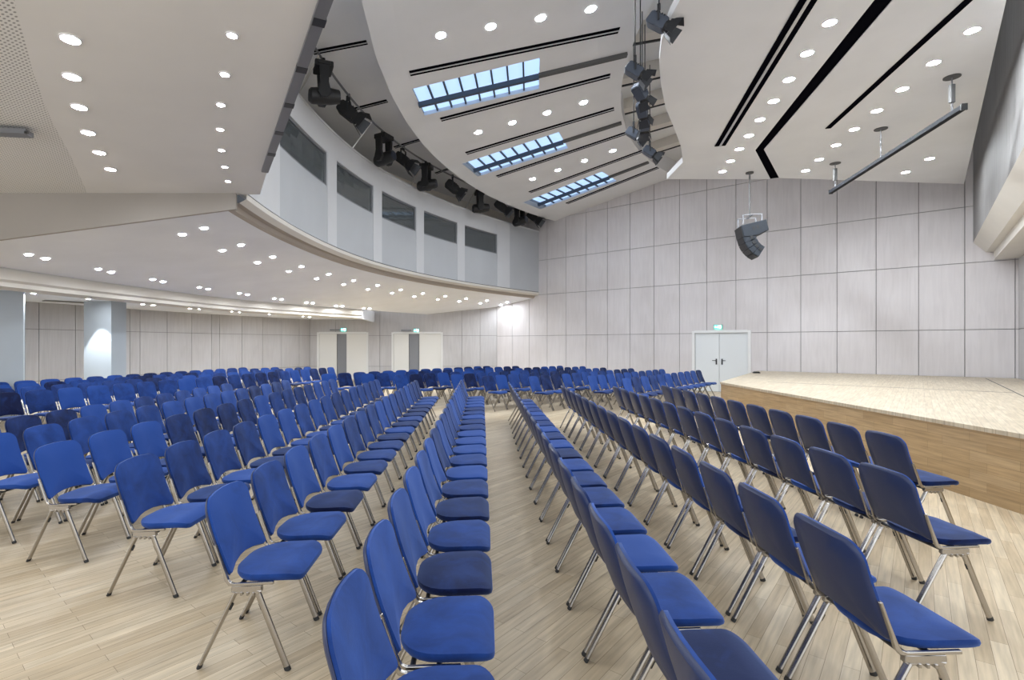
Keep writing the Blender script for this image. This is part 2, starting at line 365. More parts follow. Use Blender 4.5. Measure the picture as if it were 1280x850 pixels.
# ------------------------------------------------------------------ fan ceiling (cone) with three skylights
R_OUT, R_IN = 17.7, 13.2
SKY = [(R(180-171.35), 17.72, 15.07, .64), (R(180-156.25), 17.6, 14.84, .64), (R(180-140.6), 17.45, 14.6, .64)]  # angle, outer r, inner r, half width
bm = B(); rs = [R_OUT, 17.72-.02] ; rs = sorted({R_OUT, R_IN, *[round(R_IN+(R_OUT-R_IN)*i/12, 3) for i in range(13)], 15.07, 14.84, 14.6}, reverse=True)
def phis(r):
    out = []; last = R(-12); hw = lambda k: SKY[k][3]/r
    seq = [R(-30)]
    bounds = []
    for k in range(3): bounds += [(SKY[k][0]-hw(k), k, 0), (SKY[k][0]+hw(k), k, 1)]
    seq = [R(-30)]; tags = []
    prev = R(-30)
    for bnd, k, side in bounds:
        nn = 1 if side == 1 else (8 if k == 0 else 4)
        for i in range(1, nn+1): seq.append(prev+(bnd-prev)*i/nn); tags.append(k if side == 1 else -1)
        prev = bnd
    end = R(62)
    for i in range(1, 6): seq.append(prev+(end-prev)*i/5); tags.append(-1)
    return seq, tags
grid = []
for r in rs:
    ph, tg = phis(r); grid.append([bm.verts.new(pol(p, r, zc(r))) for p in ph])
for i in range(len(rs)-1):
    for j in range(len(tg)):
        k = tg[j]
        if k >= 0 and rs[i+1] >= SKY[k][2]-1e-6: continue
        bm.faces.new((grid[i][j], grid[i][j+1], grid[i+1][j+1], grid[i+1][j]))
# rim: outer fascia band and the upstand at the inner edge
ph, tg = phis(R_OUT)
lo = [bm.verts.new(pol(p, 18.15, 6.875)) for p in ph]; bk = [bm.verts.new(pol(p, 18.17, 7.8)) for p in ph]
for j in range(len(tg)):
    bm.faces.new((grid[0][j], lo[j], lo[j+1], grid[0][j+1])); bm.faces.new((lo[j], bk[j], bk[j+1], lo[j+1]))
ph, tg = phis(R_IN); up = [bm.verts.new(pol(p, R_IN, 8.55)) for p in ph]
for j in range(len(tg)): bm.faces.new((grid[-1][j], grid[-1][j+1], up[j+1], up[j]))
struct('ceiling_fan', bm, M['ceil'])
SKN = ['the first skylight nearest the camera', 'the middle skylight', 'the last skylight beside the stage wall']
for k, (pc, ro, ri, hw) in enumerate(SKY):
    root = empty('skylight', pol(pc, (ro+ri)/2, zc((ro+ri)/2)), 0, 'long blue skylight with dark centre beam, %s of three in the fan ceiling' % ('largest and nearest' if k == 0 else 'middle' if k == 1 else 'smallest and farthest'), 'skylight', 'skylights in the fan ceiling')
    inv = root.location
    hgt = .09
    def q(s, r, dz): # s: side -1..1
        return pol(pc+s*hw/r, r, zc(r)+dz)-inv
    bm = B(); N = 8; rr = [ro+(ri-ro)*i/N for i in range(N+1)]
    for s0, s1 in ((-1, 1),):
        for a, b in zip(rr, rr[1:]): bm.faces.new([bm.verts.new(q(s, r, hgt)) for s, r in ((s0, a), (s1, a), (s1, b), (s0, b))])
    obj('glazing', bm, M['sky'], root)
    bm = B()
    for s in (-1, 1): bm.faces.new([bm.verts.new(q(s, r, z)) for r, z in ((ro, 0), (ri, 0), (ri, hgt), (ro, hgt))])
    bm.faces.new([bm.verts.new(q(s, ri, z)) for s, z in ((-1, 0), (1, 0), (1, hgt), (-1, hgt))])
    obj('light_well', bm, M['skyside'], root)
    bm = B(); bm.faces.new([bm.verts.new(q(s, ro-.005, z)) for s, z in ((-1, 0), (1, 0), (1, hgt), (-1, hgt))]); obj('end_panel', bm, M['grey'], root)
    for r in rr[1:-1]:
        bm = B(); bar(bm, q(-1, r, hgt-.03), q(1, r, hgt-.03), .035, .05); obj('glazing_bar', bm, M['mullion'], root)
    bm = B(); bar(bm, q(0, ro-.03, -.05), q(0, ri, -.05), .085, .10); obj('centre_beam', bm, M['mullion'], root)
    bm = B(); bar(bm, q(0, ri, -.03), q(0, R_IN+.05, -.03), .13, .06); obj('track_cover', bm, M['trackgrey'], root)
# inner recess ceiling (seen through the crescent) with radial ribs
bm = B(); n = 16
a = [bm.verts.new(pol(R(-30+92*i/n), R_IN+.02, 8.25)) for i in range(n+1)]; b = [bm.verts.new(pol(R(-30+92*i/n), 8.5, 8.75)) for i in range(n+1)]
for i in range(n): bm.faces.new((a[i], a[i+1], b[i+1], b[i]))
struct('ceiling_recess', bm, M['white'])
for i, pd in enumerate((1.1, 8.65, 16.5, 23.75, 31.3, 39.4)):
    bm = B(); bar(bm, pol(R(pd), R_IN, 8.13), pol(R(pd), 9, 8.5), .30, .3); bar(bm, pol(R(pd)+.018, R_IN, 8.0), pol(R(pd)+.018, 9, 8.37), .05, .05, mi=1)
    struct('trim_%d' % (i+1), bm, [M['sheet'], M['black']])
# slots of the fan ceiling
SLOTS = [(4.6, 17.64, 13.6, 'on the camera side of the first skylight'), (12., 17.4, 13.5, 'between the first skylight and middle downlights'), (19.65, 17.36, 13.37, 'between the middle downlights and middle skylight'),
         (27.4, 17.23, 13.25, 'between the middle skylight and last downlights'), (34.95, 17.05, 13.12, 'between the last downlights and last skylight'), (42.9, 16.77, 12.97+.25, 'beyond the last skylight beside the stage wall'),
         (-2.9, 17.6, 13.6, 'before the downlights nearest the camera')]
def slot_mesh(a, b, w, name, lab, grp, rib=True, bw=None):
    """flush slot diffuser: a black strip for the shaded recess, and a rib; a, b on the ceiling surface"""
    a, b = Vector(a), Vector(b); mid = (a+b)/2; root = empty(name, mid, 0, lab, 'ceiling slot', grp)
    a, b = a-mid, b-mid; d = (b-a).normalized(); s = d.cross(Vector((0, 0, 1))).normalized(); dn = Vector((0, 0, -.012))
    bm = B(); bar(bm, a+dn*.6, b+dn*.6, w, .012, (0, 0, 1)); obj('slot_shade_strip', bm, M['slot'], root)  # solid strip, the dark of the recess is put into its colour
    if rib:
        bm = B(); bar(bm, a+dn*1.2, b+dn*1.2, w*.2, .012); obj('slot_rib', bm, M['slotrib'], root)
    return root
for pd, r0, r1, t in SLOTS:
    slot_mesh(pol(R(pd), r0, zc(r0)), pol(R(pd), r1, zc(r1)), .19, 'slot_diffuser', 'double black slot in the fan ceiling '+t, 'slots in the fan ceiling')
# ------------------------------------------------------------------ downlights
ring_me = None
def downlight(p, dia, lab, grp, low=False, normal=None, lm=None):
    global ring_me
    key = ('low' if low else 'std')+'%.2f' % dia
    if key not in DL:
        bm = B(); n = 24; ro, ri = dia/2+.009, dia/2
        v = [[bm.verts.new((r*math.cos(2*math.pi*i/n), r*math.sin(2*math.pi*i/n), z)) for i in range(n)] for r, z in ((ro, 0), (ro, -.012), (ri, -.012), (ri, -.004))]
        for a, b in zip(v, v[1:]):
            for i in range(n): bm.faces.new((a[i], a[(i+1) % n], b[(i+1) % n], b[i]))
        me1 = new_mesh('downlight', bm, M['ring'])
        bm = B(); bm.faces.new([bm.verts.new((ri*math.cos(-2*math.pi*i/n), ri*math.sin(-2*math.pi*i/n), -.006)) for i in range(n)])
        me2 = bpy.data.meshes.new('lens'); bm.to_mesh(me2); bm.free(); me2.materials.append(lm or (M['lamp_low'] if low else M['lamp']))
        DL[key] = (me1, me2)
    o = bpy.data.objects.new('downlight', DL[key][0]); COL.objects.link(o); o.location = p; tag(o, lab, 'downlight', grp)
    if normal is not None: o.rotation_euler = Vector((0, 0, -1)).rotation_difference(normal).to_euler()
    c = bpy.data.objects.new('lens', DL[key][1]); COL.objects.link(c); c.parent = o
    return o
DL = {}
for pd, name in ((1.15, 'first row'), (16.1, 'middle row'), (31.4, 'last row')):
    for j in range(4):
        r = {1.15: 16.95, 16.1: 16.72, 31.4: 16.46}[pd]-.88*j
        dn = Vector((math.cos(R(pd))*CS, -math.sin(R(pd))*CS, -1)).normalized()
        downlight(pol(R(pd), r, zc(r)-.003), .16, 'fan ceiling downlight, %s from the balcony in the %s' % (ORD[j+1], {'first row': 'row nearest the camera', 'middle row': 'row between first and middle skylights', 'last row': 'row between middle and last skylights'}[name]), 'downlights in the fan ceiling', normal=dn)
# ------------------------------------------------------------------ lower canopy ceiling over the stage side
ZP = 5.85
edge = [PZ(*q, ZP) for q in ((850, 0), (838, 22), (827, 50), (824, 77), (825.5, 103), (832, 135), (843, 161), (851, 183), (853.5, 203), (833.5, 224), (963, 224))]
slotL = [PZ(*q, ZP) for q in ((963, 224), (944, 188), (1093, 0))]; slotR = [PZ(*q, ZP) for q in ((974, 222.5), (955, 187), (1116, 0))]
far = PZ(1205, 230, ZP); rd = (PZ(1258, 0, ZP)-far).normalized()
nl = (PZ(1110, 0, ZP)-PZ(948, 185, ZP)).normalized()
eL = slotL[2]+nl*4.5; eR = slotR[2]+nl*4.5
polyL = edge[:-1]+[slotL[0], slotL[1], slotL[2], eL, Vector((3.3, 1.5, ZP)), Vector((2.75, 3.6, ZP)), Vector((2.7, 5.2, ZP))]
polyR = [slotR[0], far, far+rd*13., far+rd*13.+Vector((-1, -1.0, 0)), eR, slotR[2], slotR[1]]
bm = B(); prism(bm, polyL, ZP, ZP+.14); prism(bm, polyR, ZP, ZP+.14); struct('ceiling_canopy', bm, M['ceil'])
bm = B(); mid = lambda a, b: (a+b)/2
cl = [slotL[0], slotL[1], slotL[2], eL]; cr = [slotR[0], slotR[1], slotR[2], eR]
for i in range(3):
    q = [cl[i], cl[i+1], cr[i+1], cr[i]]
    prism(bm, [(p.x, p.y) for p in q], ZP+.012, ZP+.2)
struct('trim_20', bm, M['slot'])  # black fill, shade inside the wide canopy slot put in as colour
grp = 'slots in the canopy ceiling'
a, b = PZ(900, 182, ZP), PZ(1010, 0, ZP); slot_mesh(a, b+(b-a)*.5, .21, 'slot_diffuser', 'double black slot on the canopy between its curved edge and first downlights', grp)
a, b = PZ(1035, 160, ZP), PZ(1210, 0, ZP); slot_mesh(a, b+(b-a)*.4, .095, 'slot_diffuser', 'single narrow black slot on the canopy above the hanging pipe', grp, rib=False)
rowA = [(1037, 28), (1009, 66), (986, 99), (967, 126), (950, 149), (936, 169), (924, 186), (913, 201), (903, 214)]
rowB = [(1167, 78), (1128, 111), (1096, 138), (1068, 161), (1045, 181), (1024, 199), (1007, 213)]
rowC = [(1162, 198), (1132, 215)]
for nm, rw, ext in (('row between the black slots', rowA, 3), ('row above the hanging pipe', rowB, 3), ('pair by the canopy corner', rowC, 0)):
    P = [PZ(u, v, ZP) for u, v in rw]
    for j, p in enumerate(P[::-1]): downlight(p, .155, 'canopy downlight, %s from the stage wall in the %s' % (ORD[j+1], nm), 'downlights in the canopy ceiling')
    if ext:
        d_ = (P[0]-P[-1])/(len(P)-1)
        for j in range(1, ext+1):
            o = downlight(P[0]+d_*j, .155, 'canopy downlight, %s from the stage wall in the %s' % (ORD[len(P)+j], nm), 'downlights in the canopy ceiling')
# ------------------------------------------------------------------ balcony: parapet table r(phi), soffit, beam
def table(pix, z):
    T = sorted(topol(PZ(u, v, z)) for u, v in pix)
    def fn(p):
        if p <= T[0][0]: return T[0][1]
        for (a, ra), (b, rb) in zip(T, T[1:]):
            if p <= b: return ra+(rb-ra)*(p-a)/(b-a)
        return T[-1][1]
    return fn, T
rp_raw, Tp = table([(303, 241), (356, 277), (412.7, 306.7), (469, 328.6), (525.4, 342), (581.7, 352.7), (638, 360.8), (684, 367)], 3.89)
rb_raw, Tb = table([(0, 333), (75, 344), (156, 355), (235, 366), (313, 375.5), (400, 382.4), (456, 386.5)], 3.05)
def smooth(fn, w=R(7)): return lambda p: sum(fn(p+w*(i-3)/3) for i in range(7))/7
rp, rb = smooth(rp_raw, R(6)), smooth(rb_raw, R(5))
PH0, PH1 = R(-2.9), Tp[-1][0]
PHB1 = Tb[-1][0]
YS = 7.84
Z0, Z1, ZT = 3.89, 3.66, 6.52
def arc(a, b, n): return [a+(b-a)*i/n for i in range(n+1)]
def sweep(name, prof, ph, mats, mids=None, flip=False):
    """profile: list of f(phi) -> (r, z)"""
    bm = B(); rows = [[bm.verts.new(pol(p, *f(p))) for f in prof] for p in ph]
    for a, b in zip(rows, rows[1:]):
        for i in range(len(prof)-1):
            bm.faces.new((a[i], a[i+1], b[i+1], b[i])).material_index = mids[i] if mids else 0
    return struct(name, bm, mats)
# windows of the booth by their pixel columns
def phi_of(u):
    lo, hi = R(-6), R(60)
    for _ in range(50):
        m = (lo+hi)/2; p = pol(m, rp(m)); uu = CX+FP*p.x/p.y
        if uu < u: lo = m
        else: hi = m
    return lo
WINS = [(phi_of(a), phi_of(b)) for a, b in ((350, 409.5), (421, 467), (477.5, 520.5), (530, 572), (581, 621.5))]
ZWB, ZWT = 5.2, 5.96
cuts = sorted({PH0, PH1, *[x for w in WINS for x in w]})
bm = B(); TH = .16
def pbox(a, b, z0, z1, mi, off=0., th=TH):
    n = max(1, int((b-a)/R(1.5))); ph = arc(a, b, n)
    rows = [[bm.verts.new(pol(p, rp(p)+o, z)) for o, z in ((off, z0), (off, z1), (off+th, z1), (off+th, z0))] for p in ph]
    for x, y in zip(rows, rows[1:]):
        for i in range(4): bm.faces.new((x[i], x[(i+1) % 4], y[(i+1) % 4], y[i])).material_index = mi
    bm.faces.new(rows[0]).material_index = mi; bm.faces.new(rows[-1][::-1]).material_index = mi
for a, b in zip(cuts, cuts[1:]):
    win = any(abs(a-w[0]) < 1e-6 for w in WINS)
    if win:
        pbox(a, b, Z0+.03, ZWB, 0, .012); pbox(a, b, ZWT, ZT-.0, 1)
    else:
        if b-a < R(8): pbox(a, b, Z0+.03, ZT, 1)
        else: pbox(a, b, Z0+.03, ZT, 0, .012)
# end post by the stage wall and a top ledge
pbox(WINS[-1][1], WINS[-1][1]+R(2.6), Z0+.03, ZT, 1, -.002); pbox(PH1-R(.5), PH1, Z0+.03, ZT, 1, -.002); pbox(PH0, PH1, ZT, ZT+.05, 1, -.015, TH+.03)
struct('wall_balcony', bm, [M['para'], M['post']])
BW = ['first window of the balcony booth, cut by the near ceiling edge', 'second', 'third', 'fourth', 'fifth']
for k, (a, b) in enumerate(WINS):
    root = empty('window_%d' % (k+1), pol((a+b)/2, rp((a+b)/2), ZWB), 0, kind='structure'); o0 = root.location
    bm = B(); t = .045; n = 4
    def seg(a, b, z0, z1, of, th):
        ph = arc(a, b, n); rows = [[bm.verts.new(pol(p, rp(p)+o, z)-o0) for o, z in ((of, z0), (of, z1), (of+th, z1), (of+th, z0))] for p in ph]
        for x, y in zip(rows, rows[1:]):
            for i in range(4): bm.faces.new((x[i], x[(i+1) % 4], y[(i+1) % 4], y[i]))
        bm.faces.new(rows[0]); bm.faces.new(rows[-1][::-1])
    da = t/rp(a)
    seg(a, b, ZWB, ZWB+t, .03, .06); seg(a, b, ZWT-t, ZWT, .03, .06); seg(a, a+da, ZWB, ZWT, .03, .06); seg(b-da*1.3, b, ZWB, ZWT, .03, .06)
    obj('window_frame', bm, M['grey'], root)
    bm = B(); seg(a+da, b-da, ZWB+t, ZWT-t, .055, .012); obj('pane', bm, M['glass'], root)
# booth interior
bm = B(); ph = arc(PH0, PH1, 30)
rows = [[bm.verts.new(pol(p, r_, z)) for r_, z in ((rp(p)+.17, 4.6), (rp(p)+2.2, 4.6), (rp(p)+2.2, 6.45), (rp(p)+.17, 6.45))] for p in ph]
for x, y in zip(rows, rows[1:]):
    for i in range(3): bm.faces.new((x[i], x[i+1], y[i+1], y[i]))
struct('wall_booth', bm, M['booth'])
for i, (u, w, hh) in enumerate(((437, .9, .35), (497, .8, .45), (549, 1.0, .3), (388, .7, .5))):
    ph_ = phi_of(u); bm = B(); box(bm, -.02, .02, -w/2, w/2, 0, hh); box(bm, .02, .5, -w/2-.2, w/2+.2, -.15, -.1); box(bm, -.01, .04, -.1, .1, -.12, .0)
    obj('control_desk', bm, M['dark'], label='dark monitor and desk inside the balcony booth behind its %s window' % ('second', 'third', 'fourth', 'first')[i], cat='monitor', loc=pol(ph_, rp(ph_)+1.0, 5.2), rotz=-ph_)
# trim under the parapet and the soffit beneath the balcony
phs = arc(PH0, PH1, 48)
sweep('trim_21', [lambda p: (rp(p)+.03, Z0+.04), lambda p: (rp(p)+.03, Z0+.005)], phs, [M['black']])  # black strip painting in the shadow gap below the parapet
sweep('trim_22', [lambda p: (rp(p)+.05, Z0+.005), lambda p: (rp(p)-.012, Z0+.005), lambda p: (rp(p)-.005, Z0-.07), lambda p: (rp(p)+.10, Z0-.13), lambda p: (rp(p)+.20, Z0-.13), lambda p: (rp(p)+.24, Z0-.2), lambda p: (rp(p)+.30, Z1)], phs,
      [M['cream'], M['groove']], [0, 0, 0, 1, 1, 1])
zs_soff = lambda p, r: Z1+(3.03-Z1)*(r-rp(p)-.3)/(rb(p)-rp(p)-.3)
bm = B(); NR = 14; rows = []
PHS1 = R(56)
for i in range(NR+1):
    row = []
    for j in range(61):
        s = i/NR
        # start where the soffit meets the fascia plane y = YS, end against the walls
        p_ = R(5); 
        p0 = -math.asin((C.y-YS)/22.); 
        p = p0+(PHS1-p0)*j/60; r = rp(p)+.3+(rb(p)-rp(p)-.3)*s
        p0 = -math.asin((C.y-YS)/r); p = p0+(PHS1-p0)*j/60; r = rp(p)+.3+(rb(p)-rp(p)-.3)*s
        q = pol(p, r, zs_soff(p, r)); row.append(bm.verts.new(q))
    rows.append(row)
for a, b in zip(rows, rows[1:]):
    for j in range(60): bm.faces.new((a[j], a[j+1], b[j+1], b[j]))
struct('ceiling_under_balcony', bm, M['ceil_under'])
zsf = lambda q: (lambda pr: zs_soff(pr[0], pr[1]))(topol(q))
frontrow = [(228, 293), (255, 285), (278, 313), (301, 306), (322, 328), (341, 321), (361, 339), (377, 333), (396, 348), (411, 342.5), (429.5, 355.5), (442, 350.5), (460, 361.5), (472, 356.5), (490, 366), (501, 362), (518, 370.5), (528.5, 366.5), (547, 374), (556.5, 370), (574, 376.5), (582.5, 373), (600.5, 379), (608.5, 375.5), (626, 381), (634, 377.5)]
backrow = [(36, 318), (57, 323), (123, 336), (139, 340), (191, 349), (204, 352), (249, 359), (260, 361), (299, 366.5), (309, 368), (343, 373), (352, 374), (383, 378), (391, 378.6), (420, 382), (428, 382.5), (454.5, 385), (462, 385.5)]
SL = dict(low=True)
for nm, rw in (('front', frontrow), ('back', backrow)):
    for j, (u, v) in enumerate(rw):
        q = solve(u, v, zsf)
        if q is None: continue
        pair = j//2+1; w = 'inner' if j % 2 == 0 else 'outer'
        q.z -= .003
        downlight(q, .095, 'downlight under the balcony, %s of the %s pair from the left in the %s arc' % ('left' if (j % 2 == 0) else 'right', ORD[pair], nm), 'downlights under the balcony', low=True, normal=Vector(((zsf(q+Vector((.05, 0, 0)))-zsf(q-Vector((.05, 0, 0))))/.1, (zsf(q+Vector((0, .05, 0)))-zsf(q-Vector((0, .05, 0))))/.1, -1)).normalized())
# downstand beam and the low rear ceiling
pb = arc(-math.asin((C.y-YS)/25.), PHB1, 40)
sweep('trim_23', [lambda p: (rb(p)+.04, 3.2), lambda p: (rb(p)+.04, 3.0), lambda p: (rb(p), 3.0), lambda p: (rb(p)+.02, 2.82), lambda p: (rb(p)+.10, 2.78), lambda p: (rb(p)+.10, 2.70), lambda p: (rb(p)+.22, 2.68), lambda p: (rb(p)+.35, 2.66), lambda p: (rb(p)+.36, 2.79)], pb, [M['cream'], M['black']], [0, 1, 0, 0, 0, 0, 0, 0])
ZL = 2.79
pe = pol(PHB1, rb(PHB1))
bm = B(); poly = [(pol(p, rb(p)+.3).x, pol(p, rb(p)+.3).y) for p in pb]+[(pe.x-.05, YF+.1), (-6.6, YF+.1), (-9.4, 20.2), (-10.9, 17), (-12, 14.05), (-14, 10.2), (-14, YS)]
prism(bm, poly, ZL, ZL+.05); prism(bm, [(pe.x-.16, pe.y+.25), (pe.x-.04, pe.y), (pe.x, YF), (pe.x-.12, YF)], 2.67, 3.15)
struct('ceiling_rear', bm, M['ceil_under'])
lowrow = [(42, 366.3), (110.5, 373.2), (178.5, 380), (191.5, 381), (237.5, 385.2), (249.5, 386), (290, 389.3), (300, 390), (337, 392.5), (346, 393), (378.5, 395.3), (387, 396)]
for j, (u, v) in enumerate(lowrow):
    q = PZ(u, v, ZL); downlight(q, .095, 'small downlight in the low rear ceiling, %s from the left pillar' % ORD[j+1], 'downlights in the low rear ceiling', low=True)
for u, v in ((83, 377), (322, 396.5)):
    q = PZ(u, v, ZL-.01); bm = B(); box(bm, -.5, .5, -.12, .12, -.02, .0)
    obj('air_vent', bm, M['midgrey'], label='flat grey vent in the low rear ceiling %s' % ('in front of the square pillar' if u < 200 else 'before the left far door'), cat='air vent', loc=q, rotz=R(55))
# far end of the soffit above the doors
# fascia facing the camera at the step between near ceiling and balcony soffit
xf = [-14.5+i*(11.25)/30 for i in range(31)]
def zfas(x):
    p, r = topol(Vector((x, YS, 0))); return min(3.9, zs_soff(p, min(r, rb(p))))-.02
bm = B(); lo_v = [[bm.verts.new((x, y, zfas(x))) for y in (YS, YS+.05)] for x in xf]; hi_v = [[bm.verts.new((x, y, 3.92)) for y in (YS, YS+.05)] for x in xf]
for i in range(30):
    for k in (0, 1): bm.faces.new((lo_v[i][k], lo_v[i+1][k], hi_v[i+1][k], hi_v[i][k]))
    bm.faces.new((lo_v[i][0], lo_v[i+1][0], lo_v[i+1][1], lo_v[i][1]))
bm.faces.new((lo_v[-1][0], lo_v[-1][1], hi_v[-1][1], hi_v[-1][0]))
struct('wall_fascia', bm, M['fascia'])
# ------------------------------------------------------------------ near ceiling, left
ZN = 3.9
e0, e1 = PZ(400, 0, ZN), PZ(325, 243, ZN); ed = (e0-e1).normalized(); e2 = e1+ed*7.6
arcp = [PZ(*q, ZN) for q in ((112, 247.5), (88, 194), (64, 150), (41, 90), (18, 0))]; an = arcp[-1]+(arcp[-1]-arcp[-2])*1.3
bm = B(); prism(bm, [(p.x, p.y) for p in [e1, e2, Vector((an.x+.6, e2.y, ZN)), an]+arcp[::-1]], ZN, ZN+.15)
struct('ceiling_near', bm, M['ceil_near'])
bm = B(); prism(bm, [(p.x, p.y) for p in arcp+[an, Vector((an.x+.6, e2.y, 0)), Vector((-15, e2.y, 0)), Vector((-15, arcp[0].y, 0))]], ZN, ZN+.15)
struct('ceiling_perforated', bm, M['perf'])
nr1 = [(88, 48), (90, 95), (99, 133), (110, 165), (124, 190), (138, 211)]; nr2 = [(290, 43), (281, 92), (276, 130), (275, 161), (277, 187), (281, 208), (285, 226)]
for nm, rw, dia in (('row beside the perforated board', nr1, .125), ('row beside the grey edge rail', nr2, .07)):
    P = [PZ(u, v, ZN) for u, v in rw]; P = [P[0]+(P[0]-P[1])*k for k in (2, 1)]+P
    for j, p in enumerate(P): downlight(p, dia, 'near left ceiling downlight, %s from the camera in the %s' % (ORD[j+1], nm), 'downlights in the near left ceiling', low=True, lm=M['lamp_near'])
root = empty('edge_rail', (e1.x, e1.y, ZN), 0, 'grey rail with dark clamps along the near left ceiling edge', 'rail')
r0, r1 = PZ(331, 213, ZN), PZ(406, 0, ZN); r1 = r1+(r1-r0)*.55
bm = B(); bar(bm, r0-root.location, r1-root.location, .085, .06); obj('rail', bm, M['grey'], root)
for u, v in ((399, 23), (377, 83), (361.5, 128), (349, 163), (339.5, 190)):
    p = PZ(u, v, ZN)-root.location; bm = B(); bar(bm, p-ed*.045-Vector((0, 0, .004)), p+ed*.045-Vector((0, 0, .004)), .088, .06); obj('clamp', bm, M['dark'], root)
a, b = PZ(-6, 155, ZN-.06), PZ(37, 167, ZN-.06); m_ = (a+b)/2; root = empty('ceiling_track', m_, 0, 'flat grey track end under the perforated board at far left', 'ceiling track')
bm = B(); bar(bm, a-m_-Vector((.5, -.15, 0)), b-m_, .13, .05); obj('track_body', bm, M['grey'], root)
bm = B(); p = PZ(33, 165.5, ZN-.09)-m_; tube(bm, [p+Vector((0, 0, .01)), p-Vector((0, 0, .01))], .02, 10); obj('end_screw', bm, M['black'], root)
# ------------------------------------------------------------------ pillars
for nm, c_, dx, w1, w2 in (('pillar', Vector((-9.08, 13.9, 0)), Vector((-.973, .226, 0)), .9, .48), ('pillar', PZ(29, 364, ZL), Vector((-.82, -.572, 0)), 1.3, .4)):
    dy = Vector((-dx.y, dx.x, 0)); dy = dy if dy.y > 0 else -dy
    c0 = Vector((c_.x, c_.y, 0)); bm = B()
    prism(bm, [(p.x, p.y) for p in (c0, c0+dx*w1, c0+dx*w1+dy*w2, c0+dy*w2)], 0, ZL)
    struct('wall_pillar', bm, M['pillar'])
# ------------------------------------------------------------------ over-balcony ceiling, back wall, slots
sweep('ceiling_over_balcony', [lambda p: (17.95, 7.72), lambda p: (22.6, 7.05)], arc(R(-30), R(56), 30), [M['ceil']])
sweep('wall_over_balcony', [lambda p: (rp(p)+1.25, 6.3), lambda p: (rp(p)+1.25, 7.5)], arc(PH0-R(20), R(52), 40), [M['sheet']])
for i, (pd, a, b) in enumerate(((4.6, 18.5, 19.6), (12., 18.75, 19.7), (19.65, 18.75, 19.6), (27.4, 18.7, 19.5), (34.95, 18.5, 19.3))):
    zf = lambda r: 7.72-(r-17.95)*.144
    slot_mesh(pol(R(pd), a, zf(a)), pol(R(pd), b, zf(b)), .14, 'slot_diffuser', 'short black slot in the ceiling over the balcony lamps, %s from the camera' % ORD[i+1], 'slots over the balcony')
# ------------------------------------------------------------------ stage lighting
RPIPE, ZPIPE = 19.15, 7.27
def rpipe(p): return rp(p)-.45
bm = B(); tube(bm, [pol(p, rpipe(p), ZPIPE) for p in arc(PH0, R(44), 40)], .025, 8)
obj('lighting_pipe', bm, M['grey'], label='curved grey lighting pipe above the balcony parapet', cat='pipe', smooth=True)
def phi_pipe(u):
    lo, hi = R(-20), R(60)
    for _ in range(50):
        m = (lo+hi)/2; p = pol(m, rpipe(m)); uu = CX+FP*p.x/p.y
        if uu < u: lo = m
        else: hi = m
    return lo
def dup(root, loc, rot, label, group=None):
    r = root.copy(); COL.objects.link(r); r.location = loc; r.rotation_euler = rot; r['label'] = label
    for ch in list(root.children):
        c = ch.copy(); COL.objects.link(c); c.parent = r
        for gch in ch.children:
            d_ = gch.copy(); COL.objects.link(d_); d_.parent = c
    return r
def make_moving():
    root = empty('moving_head', (0, 0, 0), 0, 'x', 'stage light', 'black moving head lights above the balcony')
    bm = B(); box(bm, -.17, .17, -.2, .2, -.2, -.08); box(bm, -.12, .12, -.23, .23, -.18, -.1); bmesh.ops.bevel(bm, geom=bm.edges[:], offset=.015, segments=1, affect='EDGES'); obj('base', bm, M['black'], root)
    bm = B(); tube(bm, [(0, -.08, 0), (0, -.08, -.09)], .03, 8); tube(bm, [(0, .08, 0), (0, .08, -.09)], .03, 8); obj('clamp', bm, M['dark'], root)
    for s in (-1, 1):
        bm = B(); prof = [(-.09, -.19), (.09, -.19), (.075, -.5), (.12, -.68), (.06, -.78), (-.06, -.78), (-.12, -.68), (-.075, -.5)]
        extr(bm, prof, Matrix.Translation((0, s*.2, 0)), .085); obj('yoke_arm', bm, M['black'], root)
    bm = B(); T = [(-.27, 0, -.70), (-.22, 0, -.70), (-.05, 0, -.68), (.12, 0, -.66), (.30, 0, -.64)]; tube(bm, T, [.10, .145, .155, .15, .125], 16); obj('lamp_head', bm, M['black'], root, smooth=True)
    bm = B(); tube(bm, [(.299, 0, -.64), (.312, 0, -.639)], .11, 16); obj('lens', bm, M['lens_dark'], root)
    return root
